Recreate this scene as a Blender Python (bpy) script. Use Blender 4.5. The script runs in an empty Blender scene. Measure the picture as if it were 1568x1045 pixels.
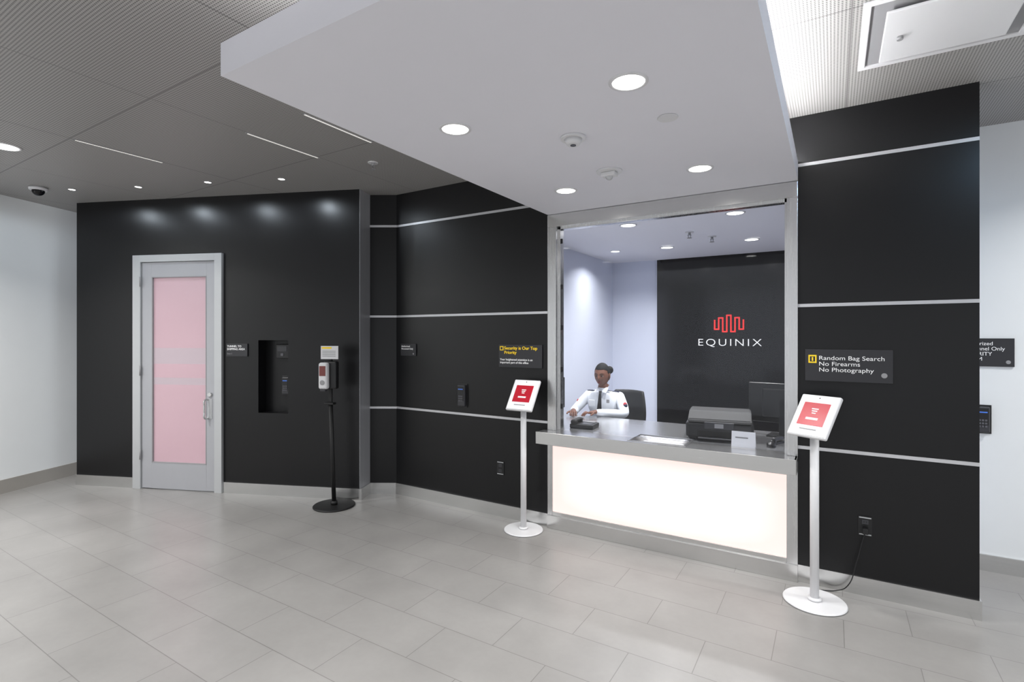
import bpy, bmesh, math, random
from mathutils import Vector, Matrix, Euler
random.seed(3)
S=bpy.context.scene
S.view_settings.view_transform='Standard'
H=2.94; SB=2.533; ST=2.657; D=3.75; CT=0.79
# ------------------------------------------------------------ materials
def srgb(c):
    return tuple(((x/255)/12.92 if x/255<=0.04045 else ((x/255+0.055)/1.055)**2.4) for x in c)+(1,)
def mat(name,c,rough=0.5,metal=0.0,var=0.04,scale=6,emit=None,es=0,stretch=None,rvar=0.0,spec=0.5,bump=0.0):
    m=bpy.data.materials.new(name); m.use_nodes=True
    nt=m.node_tree; b=nt.nodes['Principled BSDF']
    col=srgb(c); N=nt.nodes.new; K=nt.links.new
    tc=N('ShaderNodeTexCoord'); mp=N('ShaderNodeMapping'); nz=N('ShaderNodeTexNoise')
    K(tc.outputs['Object'],mp.inputs['Vector']); K(mp.outputs[0],nz.inputs['Vector'])
    if stretch: mp.inputs['Scale'].default_value=stretch
    nz.inputs['Scale'].default_value=scale; nz.inputs['Detail'].default_value=4
    r=N('ShaderNodeMapRange'); r.inputs[3].default_value=1-var; r.inputs[4].default_value=1+var
    K(nz.outputs['Fac'],r.inputs[0])
    mx=N('ShaderNodeVectorMath'); mx.operation='SCALE'; mx.inputs[0].default_value=col[:3]
    K(r.outputs[0],mx.inputs['Scale']); K(mx.outputs[0],b.inputs['Base Color'])
    b.inputs['Roughness'].default_value=rough; b.inputs['Metallic'].default_value=metal
    b.inputs['Specular IOR Level'].default_value=spec
    if rvar:
        r2=N('ShaderNodeMapRange'); r2.inputs[3].default_value=rough-rvar; r2.inputs[4].default_value=rough+rvar
        K(nz.outputs['Fac'],r2.inputs[0]); K(r2.outputs[0],b.inputs['Roughness'])
    if bump:
        bp=N('ShaderNodeBump'); bp.inputs['Strength'].default_value=bump; bp.inputs['Distance'].default_value=0.002
        K(nz.outputs['Fac'],bp.inputs['Height']); K(bp.outputs[0],b.inputs['Normal'])
    if emit:
        b.inputs['Emission Color'].default_value=srgb(emit); b.inputs['Emission Strength'].default_value=es
    return m
M_black=mat('black_panel',(15,15,17),0.34,var=0.06,scale=1.5,rvar=0.03,spec=.38)
M_blackgloss=mat('black_gloss',(9,8,12),0.14,var=0.05,spec=.3)
M_white=mat('white_paint',(236,239,240),0.6,var=0.015)
M_lav=mat('booth_paint',(214,219,234),0.6,var=0.015)
M_slab=mat('soffit_paint',(233,233,240),0.75,var=0.01)
M_steel=mat('brushed_steel',(212,212,211),0.24,0.95,var=0.06,scale=3,stretch=(1,1,60),rvar=0.06)
M_steelv=mat('brushed_steel_vertical',(210,210,210),0.26,0.95,var=0.06,scale=3,stretch=(50,50,1),rvar=0.06)
M_steeltop=mat('brushed_steel_top',(205,205,206),0.24,0.9,var=0.05,scale=3,stretch=(1,60,1),rvar=0.05)
M_steeldark=mat('dark_steel',(165,166,170),0.42,0.3,var=0.10,scale=2,stretch=(40,40,1))
M_stripe=mat('aluminium_strip',(205,205,208),0.35,0.4,var=0.02)
M_doorframe=mat('door_aluminium',(192,194,196),0.4,0.35,var=0.02)
M_doorleaf=mat('door_leaf',(172,173,178),0.45,0.2,var=0.02)
M_pk=mat('pink_frosted_glass',(202,170,180),0.25,var=0.03,scale=2)
M_pkl=mat('frosted_band',(192,176,184),0.3,var=0.03,scale=2)
M_bp=mat('black_plastic',(20,20,22),0.35,var=0.04)
M_bpm=mat('black_matte',(14,14,15),0.6,var=0.04)
M_dg=mat('dark_grey_plastic',(54,54,58),0.4,var=0.04)
M_wp=mat('white_metal',(222,222,224),0.4,var=0.01)
M_sign=mat('sign_board',(42,42,46),0.4,var=0.05)
M_txt=mat('sign_text_white',(235,235,235),0.6,emit=(235,235,235),es=0.15)
M_yel=mat('sign_yellow',(240,205,40),0.6,emit=(240,205,40),es=0.15)
M_red=mat('screen_red',(172,28,45),0.3,emit=(180,30,48),es=0.22)
M_logo=mat('logo_red',(225,50,50),0.4,emit=(225,50,50),es=0.35)
M_blue=mat('blue_led',(60,100,180),0.4,emit=(70,120,220),es=0.35)
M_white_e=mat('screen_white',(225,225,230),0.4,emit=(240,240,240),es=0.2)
M_grey=mat('grey_plastic',(150,150,152),0.5)
M_key=mat('keypad_key',(92,92,98),0.5)
M_lens=mat('downlight_lens',(255,255,255),0.5,emit=(255,253,248),es=6)
M_led=mat('led_strip',(255,255,255),0.5,emit=(255,255,255),es=60)
M_slot=mat('light_slot',(230,228,224),0.5,emit=(250,246,240),es=0.45)
M_dark=mat('dark_cavity',(10,10,10),0.7)
M_skin=mat('skin',(112,72,55),0.5,var=0.08,scale=20)
M_lip=mat('lips',(112,54,50),0.5)
M_hair=mat('hair_black',(14,12,12),0.7,var=0.3,scale=60,bump=0.8,spec=.25)
M_shirt=mat('white_shirt',(232,236,242),0.75,var=0.03,scale=25,bump=0.3)
M_trouser=mat('navy_trousers',(24,27,40),0.8)
M_eye=mat('eye_white',(200,195,190),0.3); M_iris=mat('iris',(20,12,10),0.2)
M_patch=mat('patch_red',(170,40,50),0.7)
M_patchb=mat('patch_navy',(30,34,60),0.7)
M_base=mat('stone_base',(168,164,158),0.4,0.2)
M_maroon=mat('window_maroon',(120,60,55),.3)

def lightbox_mat():
    m=bpy.data.materials.new('backlit_acrylic'); m.use_nodes=True; nt=m.node_tree; N=nt.nodes.new;K=nt.links.new
    b=nt.nodes['Principled BSDF']; b.inputs['Base Color'].default_value=(.25,.22,.22,1); b.inputs['Roughness'].default_value=.4
    tc=N('ShaderNodeTexCoord'); sp=N('ShaderNodeSeparateXYZ'); K(tc.outputs['Generated'],sp.inputs[0])
    def prof(ch):
        a=N('ShaderNodeMath');a.operation='MULTIPLY_ADD';a.inputs[1].default_value=2;a.inputs[2].default_value=-1;K(sp.outputs[ch],a.inputs[0])
        p=N('ShaderNodeMath');p.operation='POWER';p.inputs[1].default_value=4
        ab=N('ShaderNodeMath');ab.operation='ABSOLUTE';K(a.outputs[0],ab.inputs[0]);K(ab.outputs[0],p.inputs[0]);return p
    px,pz=prof('X'),prof('Z'); ad=N('ShaderNodeMath');ad.operation='ADD';ad.use_clamp=True;K(px.outputs[0],ad.inputs[0]);K(pz.outputs[0],ad.inputs[1])
    nz=N('ShaderNodeTexNoise');nz.inputs['Scale'].default_value=1.6;K(tc.outputs['Object'],nz.inputs[0])
    ml=N('ShaderNodeMath');ml.operation='MULTIPLY_ADD';ml.inputs[1].default_value=.35;K(nz.outputs['Fac'],ml.inputs[0]);K(ad.outputs[0],ml.inputs[2]);ml.use_clamp=True
    c=N('ShaderNodeMix');c.data_type='RGBA';c.inputs[6].default_value=srgb((255,251,248));c.inputs[7].default_value=srgb((250,224,217));K(ml.outputs[0],c.inputs[0]);K(c.outputs[2],b.inputs['Emission Color'])
    b.inputs['Emission Strength'].default_value=1.03
    return m
M_lb=lightbox_mat()

def glass_mat(name='clear_glass',tint=(0.95,0.96,0.98,1)):
    m=bpy.data.materials.new(name); m.use_nodes=True; nt=m.node_tree; nt.nodes.clear(); N=nt.nodes.new;K=nt.links.new
    o=N('ShaderNodeOutputMaterial'); t=N('ShaderNodeBsdfTransparent'); g=N('ShaderNodeBsdfGlossy'); g.inputs['Roughness'].default_value=0.02
    t.inputs[0].default_value=tint; fr=N('ShaderNodeFresnel'); fr.inputs[0].default_value=1.38
    mx=N('ShaderNodeMixShader'); K(fr.outputs[0],mx.inputs[0]);K(t.outputs[0],mx.inputs[1]);K(g.outputs[0],mx.inputs[2]);K(mx.outputs[0],o.inputs[0])
    return m
M_glass=glass_mat()

def floor_mat():
    m=bpy.data.materials.new('porcelain_tile'); m.use_nodes=True; nt=m.node_tree; b=nt.nodes['Principled BSDF'];N=nt.nodes.new;K=nt.links.new
    tc=N('ShaderNodeTexCoord'); mp=N('ShaderNodeMapping'); mp.inputs['Location'].default_value=(0.55,0.24,0)
    K(tc.outputs['Object'],mp.inputs[0])
    br=N('ShaderNodeTexBrick'); br.offset=0.5; br.inputs['Scale'].default_value=1; br.inputs['Brick Width'].default_value=0.6; br.inputs['Row Height'].default_value=0.3
    br.inputs['Mortar Size'].default_value=0.0022; br.inputs['Mortar Smooth'].default_value=0.2; br.inputs['Bias'].default_value=0
    br.inputs['Color1'].default_value=srgb((142,140,138)); br.inputs['Color2'].default_value=srgb((146,144,142)); br.inputs['Mortar'].default_value=srgb((116,114,112))
    K(mp.outputs[0],br.inputs['Vector'])
    n1=N('ShaderNodeTexNoise'); n1.inputs['Scale'].default_value=2.2;n1.inputs['Detail'].default_value=3;n1.inputs['Roughness'].default_value=.5; K(tc.outputs['Object'],n1.inputs[0])
    n2=N('ShaderNodeTexNoise'); n2.inputs['Scale'].default_value=30;n2.inputs['Detail'].default_value=3; K(tc.outputs['Object'],n2.inputs[0])
    r=N('ShaderNodeMapRange'); r.inputs[1].default_value=.15;r.inputs[2].default_value=.85;r.inputs[3].default_value=.84;r.inputs[4].default_value=1.16;K(n1.outputs[0],r.inputs[0])
    r2=N('ShaderNodeMapRange'); r2.inputs[3].default_value=.96;r2.inputs[4].default_value=1.04;K(n2.outputs[0],r2.inputs[0])
    mu=N('ShaderNodeMath');mu.operation='MULTIPLY';K(r.outputs[0],mu.inputs[0]);K(r2.outputs[0],mu.inputs[1])
    sc=N('ShaderNodeVectorMath');sc.operation='SCALE';K(br.outputs['Color'],sc.inputs[0]);K(mu.outputs[0],sc.inputs['Scale']);K(sc.outputs[0],b.inputs['Base Color'])
    b.inputs['Roughness'].default_value=.29
    return m
def ceil_mat():
    m=bpy.data.materials.new('perforated_metal_ceiling'); m.use_nodes=True; nt=m.node_tree; b=nt.nodes['Principled BSDF'];N=nt.nodes.new;K=nt.links.new
    tc=N('ShaderNodeTexCoord')
    s=N('ShaderNodeVectorMath');s.operation='SCALE';s.inputs['Scale'].default_value=1/0.014;K(tc.outputs['Object'],s.inputs[0])
    fr=N('ShaderNodeVectorMath');fr.operation='FRACTION';K(s.outputs[0],fr.inputs[0])
    sb=N('ShaderNodeVectorMath');sb.operation='SUBTRACT';sb.inputs[1].default_value=(.5,.5,.5);K(fr.outputs[0],sb.inputs[0])
    mz=N('ShaderNodeVectorMath');mz.operation='MULTIPLY';mz.inputs[1].default_value=(1,1,0);K(sb.outputs[0],mz.inputs[0])
    ln=N('ShaderNodeVectorMath');ln.operation='LENGTH';K(mz.outputs[0],ln.inputs[0])
    rr=N('ShaderNodeMapRange');rr.inputs[1].default_value=.22;rr.inputs[2].default_value=.34;K(ln.outputs['Value'],rr.inputs[0])
    br=N('ShaderNodeTexBrick');br.offset=0;br.inputs['Scale'].default_value=1;br.inputs['Brick Width'].default_value=1.155;br.inputs['Row Height'].default_value=1.16
    br.inputs['Mortar Size'].default_value=.003;br.inputs['Mortar Smooth'].default_value=0;br.inputs['Color1'].default_value=(1,1,1,1);br.inputs['Color2'].default_value=(1,1,1,1);br.inputs['Mortar'].default_value=(.45,.45,.45,1)
    mp=N('ShaderNodeMapping');mp.inputs['Location'].default_value=(2.24+1.155*4,-1.47+1.16*6,0);K(tc.outputs['Object'],mp.inputs[0]);K(mp.outputs[0],br.inputs['Vector'])
    c=N('ShaderNodeMix');c.data_type='RGBA';c.inputs[6].default_value=srgb((84,82,81));c.inputs[7].default_value=srgb((168,166,164));K(rr.outputs[0],c.inputs[0])
    mu=N('ShaderNodeMix');mu.data_type='RGBA';mu.blend_type='MULTIPLY';mu.inputs[0].default_value=1;K(c.outputs[2],mu.inputs[6]);K(br.outputs['Color'],mu.inputs[7]);K(mu.outputs[2],b.inputs['Base Color'])
    b.inputs['Roughness'].default_value=.5
    return m
M_floor=floor_mat(); M_ceil=ceil_mat()

# ------------------------------------------------------------ helpers
def link(o,parent=None):
    bpy.context.collection.objects.link(o)
    if parent: o.parent=parent
    return o
def empty(name,M=None,loc=(0,0,0),rz=0,parent=None):
    e=bpy.data.objects.new(name,None); e.empty_display_size=.1; link(e,parent)
    e.matrix_local = M if M is not None else Matrix.Translation(loc)@Matrix.Rotation(rz,4,'Z')
    return e
def meshobj(name,verts,faces,m,parent=None,smooth=False):
    me=bpy.data.meshes.new(name); me.from_pydata([tuple(v) for v in verts],[],faces); me.materials.append(m)
    if smooth: me.polygons.foreach_set('use_smooth',[True]*len(me.polygons))
    me.update(); return link(bpy.data.objects.new(name,me),parent)
def frombm(name,bm,m,parent=None,smooth=False,M=None):
    if M is not None: bmesh.ops.transform(bm,matrix=M,verts=bm.verts)
    bmesh.ops.recalc_face_normals(bm,faces=bm.faces)
    me=bpy.data.meshes.new(name); bm.to_mesh(me); bm.free(); me.materials.append(m)
    if smooth: me.polygons.foreach_set('use_smooth',[True]*len(me.polygons))
    return link(bpy.data.objects.new(name,me),parent)
def box(name,x0,x1,y0,y1,z0,z1,m,parent=None,bev=0,M=None,seg=2):
    bm=bmesh.new(); bmesh.ops.create_cube(bm,size=1)
    for v in bm.verts: v.co=Vector(((x0+x1)/2+v.co.x*(x1-x0),(y0+y1)/2+v.co.y*(y1-y0),(z0+z1)/2+v.co.z*(z1-z0)))
    if bev: bmesh.ops.bevel(bm,geom=bm.edges[:],offset=bev,segments=seg,affect='EDGES',profile=.5)
    return frombm(name,bm,m,parent,False,M)
def cyl(name,p0,p1,r,m,parent=None,r2=None,seg=32,bev=0,M=None):
    p0=Vector(p0);p1=Vector(p1);d=p1-p0
    bm=bmesh.new(); bmesh.ops.create_cone(bm,cap_ends=True,segments=seg,radius1=r,radius2=r if r2 is None else r2,depth=d.length)
    if bev:
        bmesh.ops.bevel(bm,geom=[e for e in bm.edges if len([f for f in e.link_faces if len(f.verts)>4])>0],offset=bev,segments=2,affect='EDGES')
    for f in bm.faces: f.smooth=len(f.verts)<=4
    T=Matrix.Translation((p0+p1)/2)@d.to_track_quat('Z','Y').to_matrix().to_4x4()
    bmesh.ops.transform(bm,matrix=T,verts=bm.verts)
    if M is not None: bmesh.ops.transform(bm,matrix=M,verts=bm.verts)
    me=bpy.data.meshes.new(name); bm.to_mesh(me); bm.free(); me.materials.append(m)
    return link(bpy.data.objects.new(name,me),parent)
def sph(name,c,sc,m,parent=None,R=None,seg=24):
    bm=bmesh.new(); bmesh.ops.create_uvsphere(bm,u_segments=seg,v_segments=seg*2//3,radius=1)
    T=Matrix.Translation(c)@(R.to_4x4() if R else Matrix.Identity(4))@Matrix.Diagonal((*sc,1))
    return frombm(name,bm,m,parent,True,T)
def text(name,body,x,z,size,m,parent=None,y=0,align='LEFT',sx=1,bold=0,M=None,spacing=1):
    t=bpy.data.curves.new(name,'FONT'); t.body=body; t.size=size; t.align_x=align; t.align_y='TOP'; t.extrude=.0008; t.offset=bold; t.space_character=spacing
    t.materials.append(m); o=bpy.data.objects.new(name,t); link(o,parent)
    o.matrix_local=(M if M is not None else Matrix.Identity(4))@Matrix.Translation((x,y,z))@Matrix.Rotation(math.pi/2,4,'X')@Matrix.Diagonal((sx,1,1,1))
    return o
def tube(name,pts,r,m,parent=None,cyc=False):
    c=bpy.data.curves.new(name,'CURVE'); c.dimensions='3D'; c.bevel_depth=r; c.bevel_resolution=3
    s=c.splines.new('BEZIER'); s.bezier_points.add(len(pts)-1)
    for b,p in zip(s.bezier_points,pts): b.co=p; b.handle_left_type=b.handle_right_type='AUTO'
    s.use_cyclic_u=cyc; c.materials.append(m); return link(bpy.data.objects.new(name,c),parent)
def quadpoly(name,pts,z0,z1,m,parent=None):
    n=len(pts); v=[(p[0],p[1],z0) for p in pts]+[(p[0],p[1],z1) for p in pts]
    f=[tuple(range(n))[::-1],tuple(range(n,2*n))]+[(i,(i+1)%n,n+(i+1)%n,n+i) for i in range(n)]
    return meshobj(name,v,f,m,parent)
def disklight(name,loc,power,size,spread=math.pi,color=(1,1,1),rot=None,parent=None):
    l=bpy.data.lights.new(name,'AREA'); l.shape='DISK'; l.size=size; l.energy=power; l.color=color; l.spread=spread
    o=bpy.data.objects.new(name,l); link(o,parent); o.location=loc
    if rot: o.rotation_euler=rot
    return o

# left angled wall frame : +x along wall toward the corner, +y into the wall
A=Vector((-3.80,3.42,0)); dxv=Vector((2.91,1.195,0)).normalized(); nv=Vector((-dxv.y,dxv.x,0))
LW=Matrix(((dxv.x,nv.x,0,A.x),(dxv.y,nv.y,0,A.y),(0,0,1,0),(0,0,0,1)))

# ------------------------------------------------------------ shell
fl=box('floor',-9,5,-3.5,7.1,-.1,0,M_floor)
cl=box('ceiling',-9,5,-3.5,7.1,H,H+.1,M_ceil)
box('wall_main',-3.653,-1.966,D,D+.12,0,H,M_black)
box('wall_main_right',-.187,.682,D,D+.12,0,H,M_black)
box('wall_above_window',-1.966,-.187,D+.001,D+.119,ST,H,M_black)
w=empty('wall_left',M=LW)
def lb(n,a,b,z0,z1): box(n,a,b,0,.14,z0,z1,M_black,w)
lb('panel_a',-3.15,-2.45,0,H); lb('panel_b',-2.45,-1.44,2.37,H); lb('panel_c',-1.44,-1.06,0,H)
lb('panel_d',-1.06,-.74,0,.80); lb('panel_e',-1.06,-.74,1.51,H); lb('panel_f',-.74,0,0,H)
box('niche_back',-1.06,-.74,.12,.14,.80,1.51,M_black,w)
quadpoly('wall_corner_return',[(-3.80,3.42),(-3.875,3.615),(-3.99,3.56),(-3.91,3.375)],0,H,M_steeldark)
quadpoly('wall_corner_pier',[(-3.875,3.615),(-3.653,3.75),(-3.72,3.86),(-3.94,3.73)],0,H,M_black)
P=Vector((-6.93,1.66,0)); 
WL=Matrix(((nv.x,-dxv.x,0,P.x),(nv.y,-dxv.y,0,P.y),(0,0,1,0),(0,0,0,1)))
o=box('wall_left_white',-4.5,1.9,0,.12,0,H,M_white,M=WL)
box('baseboard_left_white',-4.5,1.9,-.012,0,0,.135,M_base,M=WL)
box('wall_corridor',.68,5,4.57,4.69,0,H,M_white)
box('baseboard_corridor',.69,5,4.555,4.57,0,.107,M_steel)
box('wall_booth_left',-2.72,-2.60,D+.12,6.97,0,H,M_lav)
box('wall_booth_back',-2.60,.56,6.87,6.97,0,H,M_lav)
box('wall_booth_accent',-1.97,.56,6.83,6.869,0,2.9,M_blackgloss)
box('wall_booth_right',.56,.68,D+.12,6.97,0,H,M_lav)
box('ceiling_booth_side',-2.60,-1.967,D+.12,6.87,2.56,2.64,M_slab)
box('ceiling_soffit',-1.966,-.187,1.09,D+.12,SB,ST,M_slab)
box('ceiling_soffit_booth',-1.966,.56,D+.12,6.70,SB,ST,M_slab)
box('baseboard_main_left',-3.653,-1.966,D-.012,D,0,.107,M_steel)
box('baseboard_main_right',-.187,.682,D-.012,D,0,.107,M_steel)
box('baseboard_main_end',.682,.69,D-.012,D+.12,0,.107,M_steel)
box('baseboard_left_a',-3.15,-2.45,-.012,0,0,.107,M_steel,M=LW)
box('baseboard_left_b',-1.44,0,-.012,0,0,.107,M_steel,M=LW)
quadpoly('baseboard_corner',[(-3.80,3.405),(-3.786,3.424),(-3.862,3.61),(-3.65,3.738),(-3.653,3.75),(-3.88,3.62),(-3.81,3.42)],0,.107,M_steel)
for i,z in enumerate((2.63,1.743,.848)):
    t=empty('trim_%d'%(i+1))
    xr=-1.97
    box('strip_left',-3.653,xr,D-.004,D,z-.010,z+.010,M_stripe,t)
    box('strip_right',-.187,.682,D-.004,D,z-.010,z+.010,M_stripe,t)
    quadpoly('strip_pier',[(-3.868,3.603),(-3.64,3.741),(-3.653,3.755),(-3.885,3.62)],z-.010,z+.010,M_stripe,t)
box('trim_4',-.002,0.002,-.002,.02,.107,H,M_steeldark,M=LW@Matrix.Translation((-.003,0,0)))

# ------------------------------------------------------------ ceiling details
for i,(x,y0,y1) in enumerate([(-4.555,1.49,2.07),(-3.405,2.06,2.65),(-2.81,2.07,2.64)]):
    e=empty('linear_ceiling_light')
    box('housing',x-.011,x+.011,y0,y1,H-.004,H+.001,M_grey,e); box('diffuser',x-.006,x+.006,y0+.01,y1-.01,H-.006,H-.003,M_slot,e)
def downlight(x,y,z,r,power,trim=M_wp,spread=2.4,lens=M_lens,name='recessed_downlight',spot=0,scol=(.93,.96,1)):
    e=empty(name,loc=(x,y,z))
    bm=bmesh.new(); n=40; R=[(r*1.22,0),(r*1.22,-.004),(r*1.02,-.006),(r,-.001)]
    vs=[[bm.verts.new((a*math.cos(2*math.pi*k/n),a*math.sin(2*math.pi*k/n),h)) for k in range(n)] for a,h in R]
    for a,b in zip(vs,vs[1:]):
        for k in range(n): bm.faces.new((a[k],a[(k+1)%n],b[(k+1)%n],b[k]))
    frombm('trim_ring',bm,trim,e,True)
    cyl('lens',(0,0,-.0035),(0,0,-.001),r,lens,e)
    if spot:
        l=bpy.data.lights.new('lamp','SPOT'); l.energy=spot; l.spot_size=math.radians(176); l.spot_blend=.3; l.shadow_soft_size=.03; l.color=scol
        o=link(bpy.data.objects.new('lamp',l),e); o.location=(0,0,-.035)
    if power: disklight('lamp',(0,0,-.012),power,r*1.8,spread,(1,.99,.97),parent=e)
for x,y in [(-.67,1.94),(-1.52,1.95),(-.66,3.16),(-1.53,3.17)]: downlight(x,y,SB,.062,10)
for x,y in [(-.66,4.45),(-1.54,4.45),(-1.56,5.79),(-.70,5.76)]: downlight(x,y,SB,.062,16)
downlight(-2.15,4.41,2.56,.05,9); downlight(-2.2,5.9,2.56,.05,9)
for x,y in [(-6.12,1.99),(-5.49,2.28),(-4.79,2.54),(-4.14,2.83)]: downlight(x,y,H,.028,0,trim=M_grey,spot=6.5,scol=(.8,.9,1))
downlight(-5.16,1.28,H,.08,30)
downlight(1.15,2.35,H,.06,0,spot=16,scol=(.45,.72,1))  # unseen cool lamp, added to put a blue tint on the right-hand wall
for x,y in [(-5.2,-.6),(-3.6,0.2),(-3.6,-1.6),(-1.2,-.4),(-1.2,-2.2),(1.4,1.2),(1.4,-.8),(3,2.4),(1.9,3.6),(-6,.3)]: downlight(x,y,H,.08,26)  # unseen downlights beyond the view, added for general room light
e=empty('cove_light_strip'); 
box('led_right',-.235,-.215,1.15,D-.02,ST,ST+.02,M_led,e); box('led_front',-1.9,-.25,1.12,1.14,ST,ST+.02,M_led,e)
M_ledp=mat('led_strip_violet',(255,255,255),.5,emit=(200,190,255),es=9)
e=empty('booth_cove_light_strip'); box('led',-1.9,.5,6.68,6.698,ST,ST+.02,M_ledp,e); box('rail',-1.9,.5,6.66,6.68,ST,ST+.03,M_wp,e)
for i,(x,y) in enumerate([(-1.7,1.4),(-.5,1.4),(-1.7,3.2),(-.5,3.2)]): 
    if i==0: e=empty('soffit_hanger')
    cyl('rod',(x,y,ST),(x,y,H),.006,M_steel,e)
e=empty('smoke_detector',loc=(-1.09,2.34,SB)); cyl('base',(0,0,0),(0,0,-.012),.062,M_wp,e); cyl('sensor',(0,0,-.012),(0,0,-.04),.045,M_wp,e,r2=.03); cyl('eye',(0,0,-.04),(0,0,-.043),.014,M_dg,e)
def sprinkler(n,x,y,z):
    e=empty(n,loc=(x,y,z)); cyl('escutcheon',(0,0,0),(0,0,-.006),.04,M_wp,e); cyl('stem',(0,0,0),(0,0,-.03),.012,M_grey,e)
    for a in (-1,1): cyl('arm',(a*.014,0,-.025),(a*.008,0,-.055),.003,M_grey,e)
    cyl('deflector',(0,0,-.055),(0,0,-.058),.022,M_grey,e)
e=empty('fire_strobe',loc=(-1.13,2.93,SB)); cyl('plate',(0,0,0),(0,0,-.01),.075,M_wp,e); box('body',-.045,.045,-.03,.03,-.035,-.01,M_wp,e,.006); sph('lens',(0,0,-.036),(.022,.018,.02),M_doorframe,e)
e=empty('sprinkler_cap',loc=(-.63,2.35,SB)); cyl('cap',(0,0,0),(0,0,-.006),.045,M_wp,e,bev=.002)
sprinkler('sprinkler_head',-3.13,2.95,H); sprinkler('sprinkler_head',-1.01,5.38,SB); sprinkler('sprinkler_head',-1.15,5.05,SB)
e=empty('dome_security_camera',loc=(-6.31,1.80,H)); cyl('mount',(0,0,0),(0,0,-.03),.07,M_wp,e,bev=.006); sph('dome',(0,0,-.035),(.048,.048,.045),M_blackgloss,e)
e=empty('ceiling_air_diffuser',loc=(.43,2.93,H))
for k,(h,zz) in enumerate([(.32,-.012)]):
    for a,b,c,d in [(-h,h,-h,-h+.03),(-h,h,h-.03,h),(-h,-h+.03,-h+.03,h-.03),(h-.03,h,-h+.03,h-.03)]: box('frame_bar',a,b,c,d,zz,0,M_wp,e,.003)
box('cavity',-.29,.29,-.29,.29,-.003,-.001,M_grey,e)
box('plate',-.235,.235,-.235,.235,-.03,-.018,M_wp,e,.004)
for a in(-.1,.1): cyl('post',(a,0,-.018),(a,0,0),.008,M_grey,e)
cyl('knob',(-.17,0,-.03),(-.17,0,-.045),.012,M_grey,e)

# ------------------------------------------------------------ door
e=empty('door_1',M=LW)
box('jamb_left',-2.45,-2.36,-.03,.14,0,2.37,M_doorframe,e,.002);box('jamb_right',-1.52,-1.44,-.03,.14,0,2.37,M_doorframe,e,.002);box('head',-2.36,-1.52,-.03,.14,2.30,2.37,M_doorframe,e,.002)
box('stile_left',-2.355,-2.24,-.012,.035,.01,2.295,M_doorleaf,e,.002);box('stile_right',-1.62,-1.525,-.012,.035,.01,2.295,M_doorleaf,e,.002)
box('rail_top',-2.24,-1.62,-.012,.035,2.15,2.295,M_doorleaf,e);box('rail_bottom',-2.24,-1.62,-.012,.035,.01,.27,M_doorleaf,e)
for z0,z1,m in [(.27,1.06,M_pk),(1.06,1.13,M_pkl),(1.13,1.27,M_pk),(1.27,1.43,M_pkl),(1.43,2.15,M_pk)]: box('frosted_glass',-2.24,-1.62,.004,.014,z0,z1,m,e)
for a,b,c,d in [(-2.24,-2.232,.27,2.15),(-1.628,-1.62,.27,2.15),(-2.24,-1.62,.27,.278),(-2.24,-1.62,2.142,2.15)]: box('bead',a,b,-.014,.004,c,d,M_grey,e)
cyl('lock_cylinder',(-1.575,-.03,.97),(-1.575,-.01,.97),.022,M_steel,e,bev=.003)
tube('pull_handle',[(-1.60,-.012,.92),(-1.60,-.06,.915),(-1.60,-.065,.86),(-1.60,-.065,.80),(-1.60,-.06,.74),(-1.60,-.012,.735)],.009,M_steel,e)
box('latch_plate',-1.60,-1.555,-.015,-.01,.73,.93,M_doorframe,e)
for z in(.3,1.15,2.05): cyl('hinge',(-2.357,-.034,z),(-2.357,-.034,z+.1),.007,M_grey,e,seg=12)
def reader(name,M,x,z,w=.075,h=.17,parent=None):
    e=empty(name,M=M@Matrix.Translation((x,-.001,z)))
    box('back_plate',-w/2-.012,w/2+.012,-.006,0,-h/2-.01,h/2+.01,M_bp,e,.002)
    box('body',-w/2,w/2,-.035,-.006,-h/2,h/2,M_dg,e,.008)
    box('face',-w/2+.008,w/2-.008,-.038,-.034,-h/2+.05,h/2-.01,M_bp,e,.001)
    box('led_bar',-w/2+.014,w/2-.014,-.0395,-.037,h/2-.04,h/2-.032,M_blue,e)
    for i in range(3):
        for j in range(3): box('key',-.021+i*.016,-.010+i*.016,-.040,-.037,-.01-.02*j,.002-.02*j,M_key,e)
    return e
MW=Matrix.Translation((0,D,0))
NB=LW@Matrix.Translation((0,.12,0))
reader('card_reader',NB,-.83,1.06)
e=empty('niche_intercom',M=NB@Matrix.Translation((-.85,0,1.40))); box('box',-.07,.07,-.05,0,-.07,.07,M_bp,e,.006); box('speaker',-.05,.05,-.053,-.05,0,.05,M_dg,e); box('button',-.015,.015,-.055,-.05,-.045,-.02,M_key,e)
reader('card_reader',MW,-2.835,1.015,.08,.19)
reader('card_reader',Matrix.Translation((0,4.57,0)),.84,1.0,.075,.17)
def outlet(x,z):
    e=empty('power_outlet',M=MW@Matrix.Translation((x,0,z))); box('plate',-.036,.036,-.006,0,-.058,.058,M_bp,e,.002)
    for s in(-1,1):
        box('socket',-.017,.017,-.009,-.006,s*.024-.014,s*.024+.014,M_dg,e,.002); box('cover_edge',-.03,.03,-.0085,-.006,s*.05-.003,s*.05+.003,M_doorframe,e)
        for a in(-.006,.006): box('slot',a-.0012,a+.0012,-.0095,-.0085,s*.024-.004,s*.024+.006,M_dark,e)
outlet(-2.43,.415); outlet(.165,.415)
def sign(name,M,x0,x1,z0,z1,m=M_sign):
    e=empty(name,M=M@Matrix.Translation((x0,0,z0))); box('board',0,x1-x0,-.012,0,0,z1-z0,m,e,.001); return e,x1-x0,z1-z0
e,w_,h_=sign('security_rules_sign',MW,-.147,.299,1.272,1.468)
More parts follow.
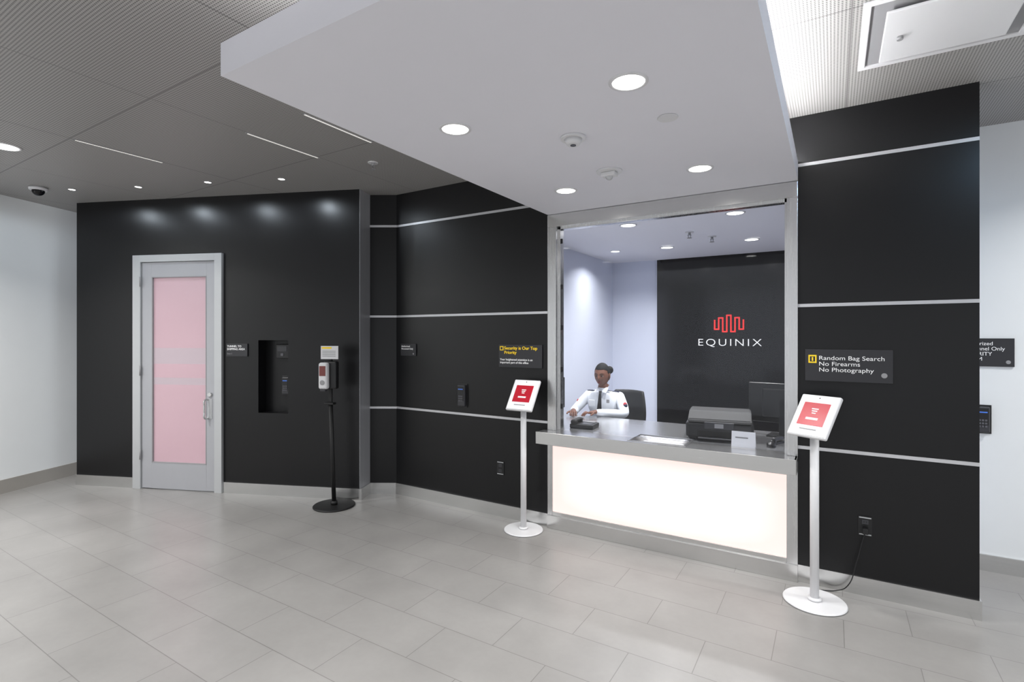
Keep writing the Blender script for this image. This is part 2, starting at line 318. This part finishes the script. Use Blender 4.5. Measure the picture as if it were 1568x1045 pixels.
box('icon',.018,.062,-.0135,-.012,h_-.085,h_-.035,M_yel,e); box('icon_inner',.026,.054,-.0142,-.0135,h_-.076,h_-.044,M_sign,e); box('icon_mark',.036,.044,-.015,-.014,h_-.072,h_-.048,M_yel,e)
text('lettering','Random Bag Search\nNo Firearms\nNo Photography',.073,h_-.036,.036,M_txt,e,y=-.0135,sx=1.16,bold=0)
cyl('mark',(.405,-.0135,.045),(.405,-.012,.045),.015,M_grey,e)
e,w_,h_=sign('security_notice_sign',MW,-2.442,-2.021,1.285,1.478)
box('icon',.012,.048,-.0135,-.012,h_-.05,h_-.014,M_yel,e); box('icon_inner',.02,.04,-.0142,-.0135,h_-.043,h_-.021,M_sign,e)
text('heading','Security is Our Top\nPriority',.056,h_-.012,.037,M_yel,e,y=-.0135,bold=.0006,sx=1.08)
text('body','Your heightened attention is an\nimportant part of this office',.014,h_-.115,.025,M_txt,e,y=-.0135,bold=.0002)
e,w_,h_=sign('personnel_sign',MW,-3.585,-3.39,1.36,1.475); text('lettering','Authorized\nPersonnel Only',.012,h_-.012,.024,M_txt,e,y=-.0135); cyl('mark',(.165,-.0135,.02),(.165,-.012,.02),.008,M_grey,e)
e,w_,h_=sign('shipping_direction_sign',LW,-1.40,-1.17,1.35,1.475); text('lettering','TUNNEL TO\nSHIPPING AREA',.01,h_-.012,.028,M_txt,e,y=-.0135,bold=.0003); text('small_lettering','Door 2',.01,.035,.018,M_grey,e,y=-.0135)
e,w_,h_=sign('security_room_sign',Matrix.Translation((0,4.57,0)),.69,1.0,1.35,1.535); text('lettering','Authorized\nPersonnel Only\nSECURITY\nROOM',.05,h_-.018,.034,M_txt,e,y=-.0135); cyl('mark',(.28,-.0135,.03),(.28,-.012,.03),.012,M_grey,e)

# ------------------------------------------------------------ service window, counter
e=empty('window_1')
box('jamb_left',-1.966,-1.889,D-.02,D+.12,CT,2.43,M_steelv,e,.002);box('jamb_right',-.249,-.187,D-.02,D+.12,CT,2.43,M_steelv,e,.002)
box('head',-1.966,-.187,D-.02,D+.12,2.43,SB-.004,M_steel,e,.002)
box('stop_left',-1.889,-1.874,D+.03,D+.09,CT,2.43,M_steelv,e);box('stop_right',-.264,-.249,D+.03,D+.09,CT,2.43,M_steelv,e);box('stop_head',-1.889,-.249,D+.03,D+.09,2.415,2.43,M_steelv,e)
box('glass_pane',-1.874,-.264,D+.05,D+.058,CT+.006,2.415,M_glass,e)
for z in (.98,1.28,1.62,1.95,2.32): box('glass_clip',-1.88,-1.862,D+.04,D+.05,z-.02,z+.02,M_bp,e,.002)
e=empty('reception_counter')
tx0,tx1,ty0,ty1=-1.26,-.87,3.665,3.93
for n_,a,b,c,d in [('top_front',-2.01,-.19,3.62,ty0),('top_left',-2.01,tx0,ty0,D-.021),('top_right',tx1,-.19,ty0,D-.021),('top_in_left',-1.888,tx0,D-.021,4.60),('top_in_right',tx1,-.25,D-.021,4.60),('top_in_back',tx0,tx1,ty1,4.60),('top_side',-2.58,-1.888,D+.13,4.60)]:
    box(n_,a,b,c,d,CT-.03,CT,M_steeltop,e)
box('fascia',-2.01,-.19,3.612,3.622,CT-.095,CT+.001,M_steel,e,.002)
box('return_left',-2.012,-2.0,3.622,3.729,CT-.095,CT,M_steel,e); box('return_right',-.20,-.188,3.622,3.729,CT-.095,CT,M_steel,e)
box('underside',-2.0,-.20,3.622,D-.02,CT-.09,CT-.07,M_steel,e)
bm=bmesh.new(); nu,nw=16,10; vs=[]
for i in range(nu+1):
    row=[]
    for j in range(nw+1):
        u=i/nu; q=j/nw; row.append(bm.verts.new((tx0+u*(tx1-tx0),ty0+q*(ty1-ty0),CT-.003-.045*(max(0,math.sin(math.pi*q)))**.7*min(1,6*min(u,1-u)))))
    vs.append(row)
for i in range(nu):
    for j in range(nw): bm.faces.new((vs[i][j],vs[i+1][j],vs[i+1][j+1],vs[i][j+1]))
M_tray=mat('satin_steel_tray',(105,105,107),0.40,0.9,var=0.05)
frombm('deal_tray',bm,M_tray,e,True)
for a,b,c,d in [(tx0-.012,tx1+.012,ty0-.012,ty0),(tx0-.012,tx1+.012,ty1,ty1+.012),(tx0-.012,tx0,ty0,ty1),(tx1,tx1+.012,ty0,ty1)]: box('tray_rim',a,b,c,d,CT,CT+.004,M_steeltop,e,.001)
box('front_jamb_left',-1.966,-1.92,D-.02,D+.10,0,CT-.03,M_steelv,e,.002);box('front_jamb_right',-.25,-.187,D-.02,D+.10,0,CT-.03,M_steelv,e,.002)
box('front_bottom',-1.92,-.25,D-.02,D+.10,0,.137,M_steel,e,.002);box('front_top',-1.92,-.25,D-.015,D+.10,.665,CT-.03,M_steel,e)
box('plinth',-1.966,-.187,D-.032,D-.02,0,.105,M_steel,e,.002)
box('light_box_panel',-1.92,-.25,D-.012,D,.137,.665,M_lb,e)
box('back_skirt',-1.92,-.25,D+.1,D+.12,0,CT-.03,M_lav,e)
for x in(-2.5,-.34): box('support',x-.03,x+.03,D+.13,4.5,0,CT-.03,M_dg,e)
box('modesty_panel',-2.47,-.37,4.0,4.02,.3,CT-.03,M_dg,e)
LO=Matrix.Translation((0,6.83,0))
e=empty('company_wall_logo',M=LO)
text('lettering','EQUINIX',-1.085,1.53,.125,M_txt,e,y=-.012,align='CENTER',sx=1.22,spacing=1.28,bold=-.0012)
xs=[-1.248+.047*k for k in range(8)]; links=[1.635,1.775,1.605,1.805,1.605,1.775,1.635]
for k,x in enumerate(xs):
    a=links[k-1] if k>0 else 1.745; b=links[k] if k<7 else 1.745
    box('bar',x-.009,x+.009,-.018,0,min(a,b)-.008,max(a,b)+.008,M_logo,e,.003)
for k,zt in enumerate(links): box('link',xs[k],xs[k+1],-.0175,0,zt-.009,zt+.009,M_logo,e)

# ------------------------------------------------------------ tablet kiosks
def kiosk(x,y,top,rz,br):
    e=empty('tablet_kiosk_stand',loc=(x,y,0),rz=rz)
    cyl('base',(0,0,0),(0,0,.012),br,M_wp,e,seg=64,bev=.004); cyl('collar',(0,0,.012),(0,0,.03),.036,M_wp,e,bev=.003)
    cyl('pole',(0,0,.012),(0,0,top-.03),.0235,M_wp,e)
    T=Matrix.Translation((0,0,top))@Matrix.Rotation(-math.radians(34),4,'X')
    box('neck',-.03,.03,0.01,.05,-.10,.02,M_wp,e,.006,M=T)
    box('enclosure',-.118,.118,-.014,.012,-.1375,.1375,M_wp,e,.009,M=T,seg=3)
    box('tablet_face',-.108,.108,-.016,-.0135,-.1275,.1275,M_white_e,e,M=T)
    box('screen',-.078,.078,-.0175,-.016,-.066,.082,M_red,e,M=T)
    for i,zz in enumerate((.038,.024,.010)): box('logo_line',-.02+i*.004,.02-i*.004,-.0185,-.0175,zz,zz+.007,M_txt,e,M=T)
    box('button_bar',-.036,.036,-.0185,-.0175,-.030,-.016,M_white_e,e,M=T)
    box('footer_text',-.05,.05,-.017,-.0158,-.095,-.088,M_grey,e,M=T); cyl('camera_dot',(0,-.0165,.115),(0,-.015,.115),.004,M_bp,e,M=T,seg=12)
kiosk(-2.10,3.575,1.075,0,.155)
kiosk(-.09,3.50,1.08,math.radians(-32),.165)
e=empty('power_cable'); tube('cord',[(-.075,3.66,.008),(.02,3.70,.012),(.07,3.69,.05),(.12,3.70,.2),(.15,3.715,.33),(.165,3.72,.385)],.003,M_bp,e); box('plug',.15,.18,3.705,3.742,.375,.41,M_bp,e,.004)

# ------------------------------------------------------------ dispenser stand
e=empty('hand_sanitizer_dispenser_stand',M=LW@Matrix.Translation((-.155,-.20,0)))
cyl('base',(0,0,0),(0,0,.014),.185,M_bpm,e,seg=64,bev=.004); cyl('base_collar',(0,0,.014),(0,0,.05),.03,M_bpm,e,bev=.003)
cyl('pole',(0,0,.01),(-.035,0,.93),.019,M_bpm,e)
box('pole_cap',-.085,.005,-.03,.03,.925,.945,M_bpm,e,.005); box('bracket',-.06,-.03,.01,.03,.935,1.40,M_bpm,e,.004)
box('body_back',-.095,.035,-.03,.03,1.07,1.32,M_bp,e,.014); box('front_shell',-.118,-.03,-.075,-.02,1.07,1.31,M_wp,e,.02,seg=4)
box('level_window',-.105,-.045,-.078,-.07,1.19,1.28,M_maroon,e,.003); cyl('sensor',(-.075,-.079,1.13),(-.075,-.072,1.13),.022,M_grey,e); box('nozzle',-.10,-.05,-.07,-.03,1.05,1.075,M_dg,e,.004)
box('card',-.125,.045,-.012,-.008,1.34,1.46,M_wp,e); box('card_band',-.115,-.02,-.014,-.012,1.435,1.45,M_yel,e)
for z in(1.41,1.395,1.38,1.365): box('card_text',-.11,.02,-.0135,-.012,z,z+.005,M_grey,e)

# ------------------------------------------------------------ booth contents
e=empty('printer',loc=(-.72,4.13,CT),rz=math.radians(8))
box('body',-.23,.23,-.16,.17,.012,.13,M_bp,e,.02,seg=3); 
bm=bmesh.new(); pr=[(-.16,.125),(-.14,.15),(-.02,.20),(.16,.205),(.17,.125)]
va=[bm.verts.new((-.215,a,b)) for a,b in pr]; vb=[bm.verts.new((.215,a,b)) for a,b in pr]
bm.faces.new(va);bm.faces.new(vb[::-1])
for i in range(5): bm.faces.new((va[i],vb[i],vb[(i+1)%5],va[(i+1)%5]))
bmesh.ops.bevel(bm,geom=bm.edges[:],offset=.008,segments=2,affect='EDGES'); frombm('scanner_lid',bm,M_bpm,e)
box('control_panel',-.10,.10,-.168,-.155,.085,.135,M_dg,e,.004); box('display',-.03,.03,-.171,-.166,.095,.125,M_grey,e); box('paper_slot',-.15,.15,-.163,-.158,.03,.07,M_dark,e); box('output_tray',-.14,.14,-.215,-.15,.02,.028,M_dg,e,.003)
for a in(-.18,.18): box('foot',a-.02,a+.02,-.12,.12,0,.014,M_bp,e)
def monitor(x,y,rz,w=.5,h=.3,zb=.10):
    e=empty('computer_monitor',loc=(x,y,CT),rz=rz)
    box('foot',-.11,.11,-.08,.09,0,.012,M_bp,e,.005); box('neck',-.03,.03,-.035,-.015,.012,zb+h*.6,M_bp,e,.004)
    box('back_hump',-w*.3,w*.3,-.035,-.012,zb+.04,zb+h-.04,M_bp,e,.012); box('panel',-w/2,w/2,-.015,.012,zb,zb+h,M_bp,e,.006); box('screen',-w/2+.012,w/2-.012,.012,.014,zb+.012,zb+h-.012,M_dg,e)
monitor(-.31,4.42,math.radians(-8)) 
monitor(-2.30,4.28,math.radians(20),.40,.28,.10)
e=empty('desk_phone',loc=(-1.76,4.0,CT),rz=math.radians(5)); box('body',-.10,.10,-.09,.09,0,.035,M_bp,e,.008); box('keypad',-.01,.08,-.07,.02,.034,.038,M_dg,e,.002)
box('handset_bar',-.088,-.045,-.085,.085,.05,.07,M_bpm,e,.009); box('ear_cup',-.092,-.04,.045,.09,.034,.065,M_bpm,e,.009); box('mouth_cup',-.092,-.04,-.09,-.045,.034,.065,M_bpm,e,.009); box('display',0,.075,.035,.07,.036,.041,M_grey,e)
e=empty('tent_card',loc=(-.52,3.86,CT))
meshobj('card',[(-.075,-.02,0),(.075,-.02,0),(.075,.0,.105),(-.075,.0,.105),(-.075,.03,0),(.075,.03,0)],[(0,1,2,3),(3,2,5,4)],M_white_e,e); box('card_print',-.05,.03,-.012,-.010,.06,.068,M_grey,e)
e=empty('computer_mouse',loc=(-.36,3.98,CT)); sph('shell',(0,0,.012),(.03,.055,.022),M_bp,e); box('wheel',-.003,.003,.02,.035,.025,.037,M_grey,e)
e=empty('stapler',loc=(-.33,4.12,CT),rz=1.2); box('base',-.07,.07,-.015,.015,0,.012,M_bp,e,.003); box('arm',-.065,.065,-.013,.013,.02,.045,M_dg,e,.008); box('hinge',-.07,-.045,-.014,.014,.01,.04,M_bp,e,.003)

def chair(x,y,rz,dz=0):
    e=empty('office_chair',loc=(x,y,0),rz=rz)
    for k in range(5):
        a=k*2*math.pi/5+.3; cyl('spoke',(0,0,.09),(.27*math.cos(a),.27*math.sin(a),.065),.022,M_bp,e,r2=.014,seg=12)
        cyl('caster',(.27*math.cos(a)-.012,.27*math.sin(a),.028),(.27*math.cos(a)+.012,.27*math.sin(a),.028),.028,M_bp,e,seg=16)
    cyl('gas_lift',(0,0,.08),(0,0,.40),.025,M_grey,e); box('seat',-.24,.24,-.24,.24,.39,.455,M_bpm,e,.03,seg=3)
    bm=bmesh.new(); rows=[]
    for j in range(11):
        t=j/10; z=.56+(.44+dz)*t; hw=.20+.03*math.sin(math.pi*t)-.03*t
        rows.append([bm.verts.new((hw*s,.27+.05*t*t-.06*s*s+.02,z)) for s in [k/6-1 for k in range(13)]])
    for a,b in zip(rows,rows[1:]):
        for k in range(12): bm.faces.new((a[k],a[k+1],b[k+1],b[k]))
    o=frombm('backrest',bm,M_bpm,e,True); o.modifiers.new('s','SOLIDIFY').thickness=.03; o.modifiers.new('b','BEVEL').width=.01
    tube('back_support',[(0,.05,.40),(0,.26,.42),(0,.33,.60),(0,.34,.8)],.018,M_bp,e)
    for s in(-1,1): tube('armrest_support',[(s*.22,.0,.41),(s*.29,.0,.45),(s*.29,.0,.62)],.014,M_bp,e); box('armrest_pad',s*.29-.035,s*.29+.035,-.12,.12,.62,.645,M_bp,e,.01)
    return e
GY=math.radians(3)
GX,GYY=-1.95,4.93
chair(-1.86,5.02,math.radians(-8),-.02)

# ------------------------------------------------------------ security guard
G=empty('security_guard',loc=(GX,GYY,0),rz=GY)   # local -Y is forward
def skinmesh(name,verts,edges,rad,mats,fn,parent,root=0,sub=2):
    me=bpy.data.meshes.new(name); me.from_pydata(verts,edges,[]); o=bpy.data.objects.new(name,me); bpy.context.collection.objects.link(o)
    sk=o.modifiers.new('skin','SKIN'); sk.use_smooth_shade=True
    for i,rr in enumerate(rad):
        d=me.skin_vertices[0].data[i]; d.radius=(rr,rr) if not isinstance(rr,tuple) else rr; d.use_root=(i==root)
    ss=o.modifiers.new('sub','SUBSURF'); ss.levels=sub; ss.render_levels=sub
    dg=bpy.context.evaluated_depsgraph_get(); dg.update(); nm=bpy.data.meshes.new_from_object(o.evaluated_get(dg)); 
    bpy.data.objects.remove(o); nm.name=name; nm.materials.clear()
    for m in mats: nm.materials.append(m)
    for p in nm.polygons: p.material_index=fn(p.center); p.use_smooth=True
    return link(bpy.data.objects.new(name,nm),parent)
V=[];E=[];R=[]
def add(p,r,prev=None):
    V.append(p);R.append(r)
    if prev is not None:E.append((prev,len(V)-1))
    return len(V)-1
pel=add((0,.04,.55),(.15,.12)); w1=add((0,.02,.66),(.135,.105),pel); w2=add((0,-.01,.78),(.15,.115),w1); ch=add((0,-.03,.90),(.155,.115),w2); nb=add((0,-.035,.99),(.075,.065),ch); nk=add((0,-.05,1.05),(.05,.05),nb); nt_=add((0,-.06,1.10),(.048,.05),nk)
EL={}
for s in(-1,1):
    h1=add((s*.09,-.02,.54),.085,pel); kn=add((s*.12,-.42,.52),.062,h1); an=add((s*.12,-.44,.12),.042,kn); to=add((s*.12,-.56,.06),.035,an)
    sh=add((s*.165,-.03,.945),.062,ch)
    if s==-1: el=(-.27,-.14,.80); wr=(-.19,-.36,.835)
    else: el=(.26,-.16,.80); wr=(.03,-.36,.835)
    um=tuple((Vector(V[sh])+Vector(el))/2); um_=add(um,.055,sh); e1=add(el,.047,um_); fm=tuple(Vector(el)*.5+Vector(wr)*.5); e2=add(fm,.042,e1); e3=add(wr,.03,e2); EL[s]=(Vector(el),Vector(wr))
def bodymat(c):
    if c.z>1.035 and abs(c.x)<.08: return 1
    if c.z<.60: return 3 if c.z<.1 else 2
    return 0
skinmesh('body',V,E,R,[M_shirt,M_skin,M_trouser,M_bp],bodymat,G)
for s in(-1,1):
    meshobj('collar_wing',[(0,-.118,1.005),(s*.045,-.10,1.045),(s*.062,-.06,1.042),(s*.052,-.122,.99)],[(0,1,2,3)],M_shirt,G)
    box('epaulette',s*.13-.035,s*.13+.035,-.055,-.01,1.0,1.006,M_patchb,G,.002)
meshobj('tie',[(-.016,-.128,1.01),(.016,-.128,1.01),(.012,-.142,.985),(.026,-.168,.80),(0,-.165,.775),(-.026,-.168,.80),(-.012,-.142,.985)],[(0,1,2,6),(6,2,3,4,5)],M_bpm,G)
box('badge',.07,.10,-.16,-.15,.90,.935,M_grey,G,.003); box('pocket_left',-.11,-.05,-.158,-.150,.86,.92,M_shirt,G,.002)
sph('shoulder_patch',(.247,-.128,.88),(.022,.022,.034),M_patch,G); sph('shoulder_patch_inner',(.252,-.134,.882),(.020,.020,.018),M_patchb,G)
sph('shoulder_patch_right',(-.245,-.10,.885),(.012,.026,.032),M_patch,G)
def hand(s,wr,dirv):
    d=dirv.normalized(); up=Vector((0,0,1)); side=d.cross(up).normalized()
    HV=[];HE=[];HR=[]
    def a(p,r,prev=None):
        HV.append(tuple(p));HR.append(r)
        if prev is not None: HE.append((prev,len(HV)-1))
        return len(HV)-1
    w0=a(wr-d*.02,.024); p0=a(wr+d*.03,(.030,.016),w0); p1=a(wr+d*.07,(.034,.014),p0)
    skinmesh('palm_'+('l' if s>0 else 'r'),HV,HE,HR,[M_skin],lambda c:0,G)
    for k,(off,ln) in enumerate([(-.027,.062),(-.009,.074),(.009,.07),(.026,.055)]):
        HV=[];HE=[];HR=[]
        b=wr+d*.065+side*off; i0=a(b,.009); i1=a(b+d*ln*.45+up*.010,.0085,i0); i2=a(b+d*ln*.8-up*.004,.008,i1); i3=a(b+d*ln-up*.022,.007,i2)
        skinmesh('finger_%d'%k,HV,HE,HR,[M_skin],lambda c:0,G)
    HV=[];HE=[];HR=[]
    b=wr+d*.025-side*.022*s; i0=a(b,.011); i1=a(b-side*.03*s+d*.02-up*.005,.010,i0); i2=a(b-side*.04*s+d*.05-up*.014,.008,i1)
    skinmesh('thumb',HV,HE,HR,[M_skin],lambda c:0,G)
for s in(-1,1):
    el,wr=EL[s]; hand(s,wr,Vector((wr.x-el.x,wr.y-el.y,-.03)))
Hd=empty('head',M=Matrix.Translation((0,-.075,1.165))@Euler((math.radians(8),0,math.radians(-4))).to_matrix().to_4x4(),parent=G)
bm=bmesh.new(); bmesh.ops.create_uvsphere(bm,u_segments=48,v_segments=36,radius=1)
def g(x,c,w): return math.exp(-((x-c)/w)**2)
for v in bm.verts:
    x,y,z=v.co; X=x*.073;Y=y*.092;Z=z*.113
    if z<0: k=1-.34*(-z)**1.5; X*=k; Y=Y*(1-.12*(-z)) - .008*(-z)*(1 if y<0 else -1.5)
    fr=max(0,-y)
    Y-= .022*g(X,0,.011)*g(Z,-.022,.022)*fr
    Y-= .008*g(X,0,.009)*g(Z,.0,.03)*fr
    Y+= .010*(g(X,.031,.016)+g(X,-.031,.016))*g(Z,.004,.013)*fr
    Y-= .005*(g(X,.03,.022)+g(X,-.03,.022))*g(Z,.026,.01)*fr
    Y-= .006*g(X,0,.024)*g(Z,-.058,.014)*fr
    Y-= .009*g(X,0,.02)*g(Z,-.098,.018)*fr
    Y-= .004*(g(X,.042,.018)+g(X,-.042,.018))*g(Z,-.025,.02)*fr
    v.co=(X,Y,Z)
frombm('face',bm,M_skin,Hd,True)
for s in(-1,1):
    sph('eye',(s*.030,-.0705,.004),(.0120,.0105,.0065),M_eye,Hd); sph('iris',(s*.030-.001,-.0795,.003),(.0055,.003,.0052),M_iris,Hd,seg=12)
    tube('eyebrow',[(s*.014,-.091,.024),(s*.030,-.088,.029),(s*.047,-.075,.025)],.0022,M_hair,Hd); tube('eyelid',[(s*.018,-.081,.008),(s*.030,-.084,.0115),(s*.043,-.075,.007)],.0024,M_skin,Hd)
    sph('ear',(s*.074,.008,-.008),(.008,.018,.028),M_skin,Hd,R=Euler((.15,0,s*.3)).to_matrix())
sph('upper_lip',(0,-.0925,-.053),(.020,.006,.0040),M_lip,Hd); sph('lower_lip',(0,-.0915,-.061),(.018,.007,.0050),M_lip,Hd)
bm=bmesh.new(); bmesh.ops.create_uvsphere(bm,u_segments=64,v_segments=48,radius=1)
for v in bm.verts: 
    x,y,z=v.co; t=1.0+.05*max(0,y)+.035*max(0,z); v.co=(x*.0755*t*(1-.12*max(0,-z)),y*.0945*t+.003,z*.1145*t+.002)
def keep(c):
    if c.y<-.02: return c.z>.070-.9*max(0,abs(c.x)-.045)
    if c.y<.02: return c.z>.012+.5*(.02-c.y)*.5
    return c.z>-.058
bmesh.ops.delete(bm,geom=[f for f in bm.faces if not keep(f.calc_center_median())],context='FACES'); o=frombm('hair',bm,M_hair,Hd,True); o.modifiers.new('s','SOLIDIFY').thickness=.005
sph('hair_bun',(.035,.105,.03),(.040,.036,.040),M_hair,Hd)

# ------------------------------------------------------------ world / camera
wd=bpy.data.worlds.new('world'); S.world=wd; wd.use_nodes=True; wd.node_tree.nodes['Background'].inputs[0].default_value=(.92,.95,1,1); wd.node_tree.nodes['Background'].inputs[1].default_value=.87
cam=bpy.data.cameras.new('camera'); cam.sensor_width=36; cam.lens=36*795/1568; cam.shift_y=-7.5/1568; cam.clip_start=.05
co=bpy.data.objects.new('camera',cam); link(co); co.location=(0,0,1.55); co.rotation_euler=(math.pi/2,0,math.radians(31.7)); S.camera=co
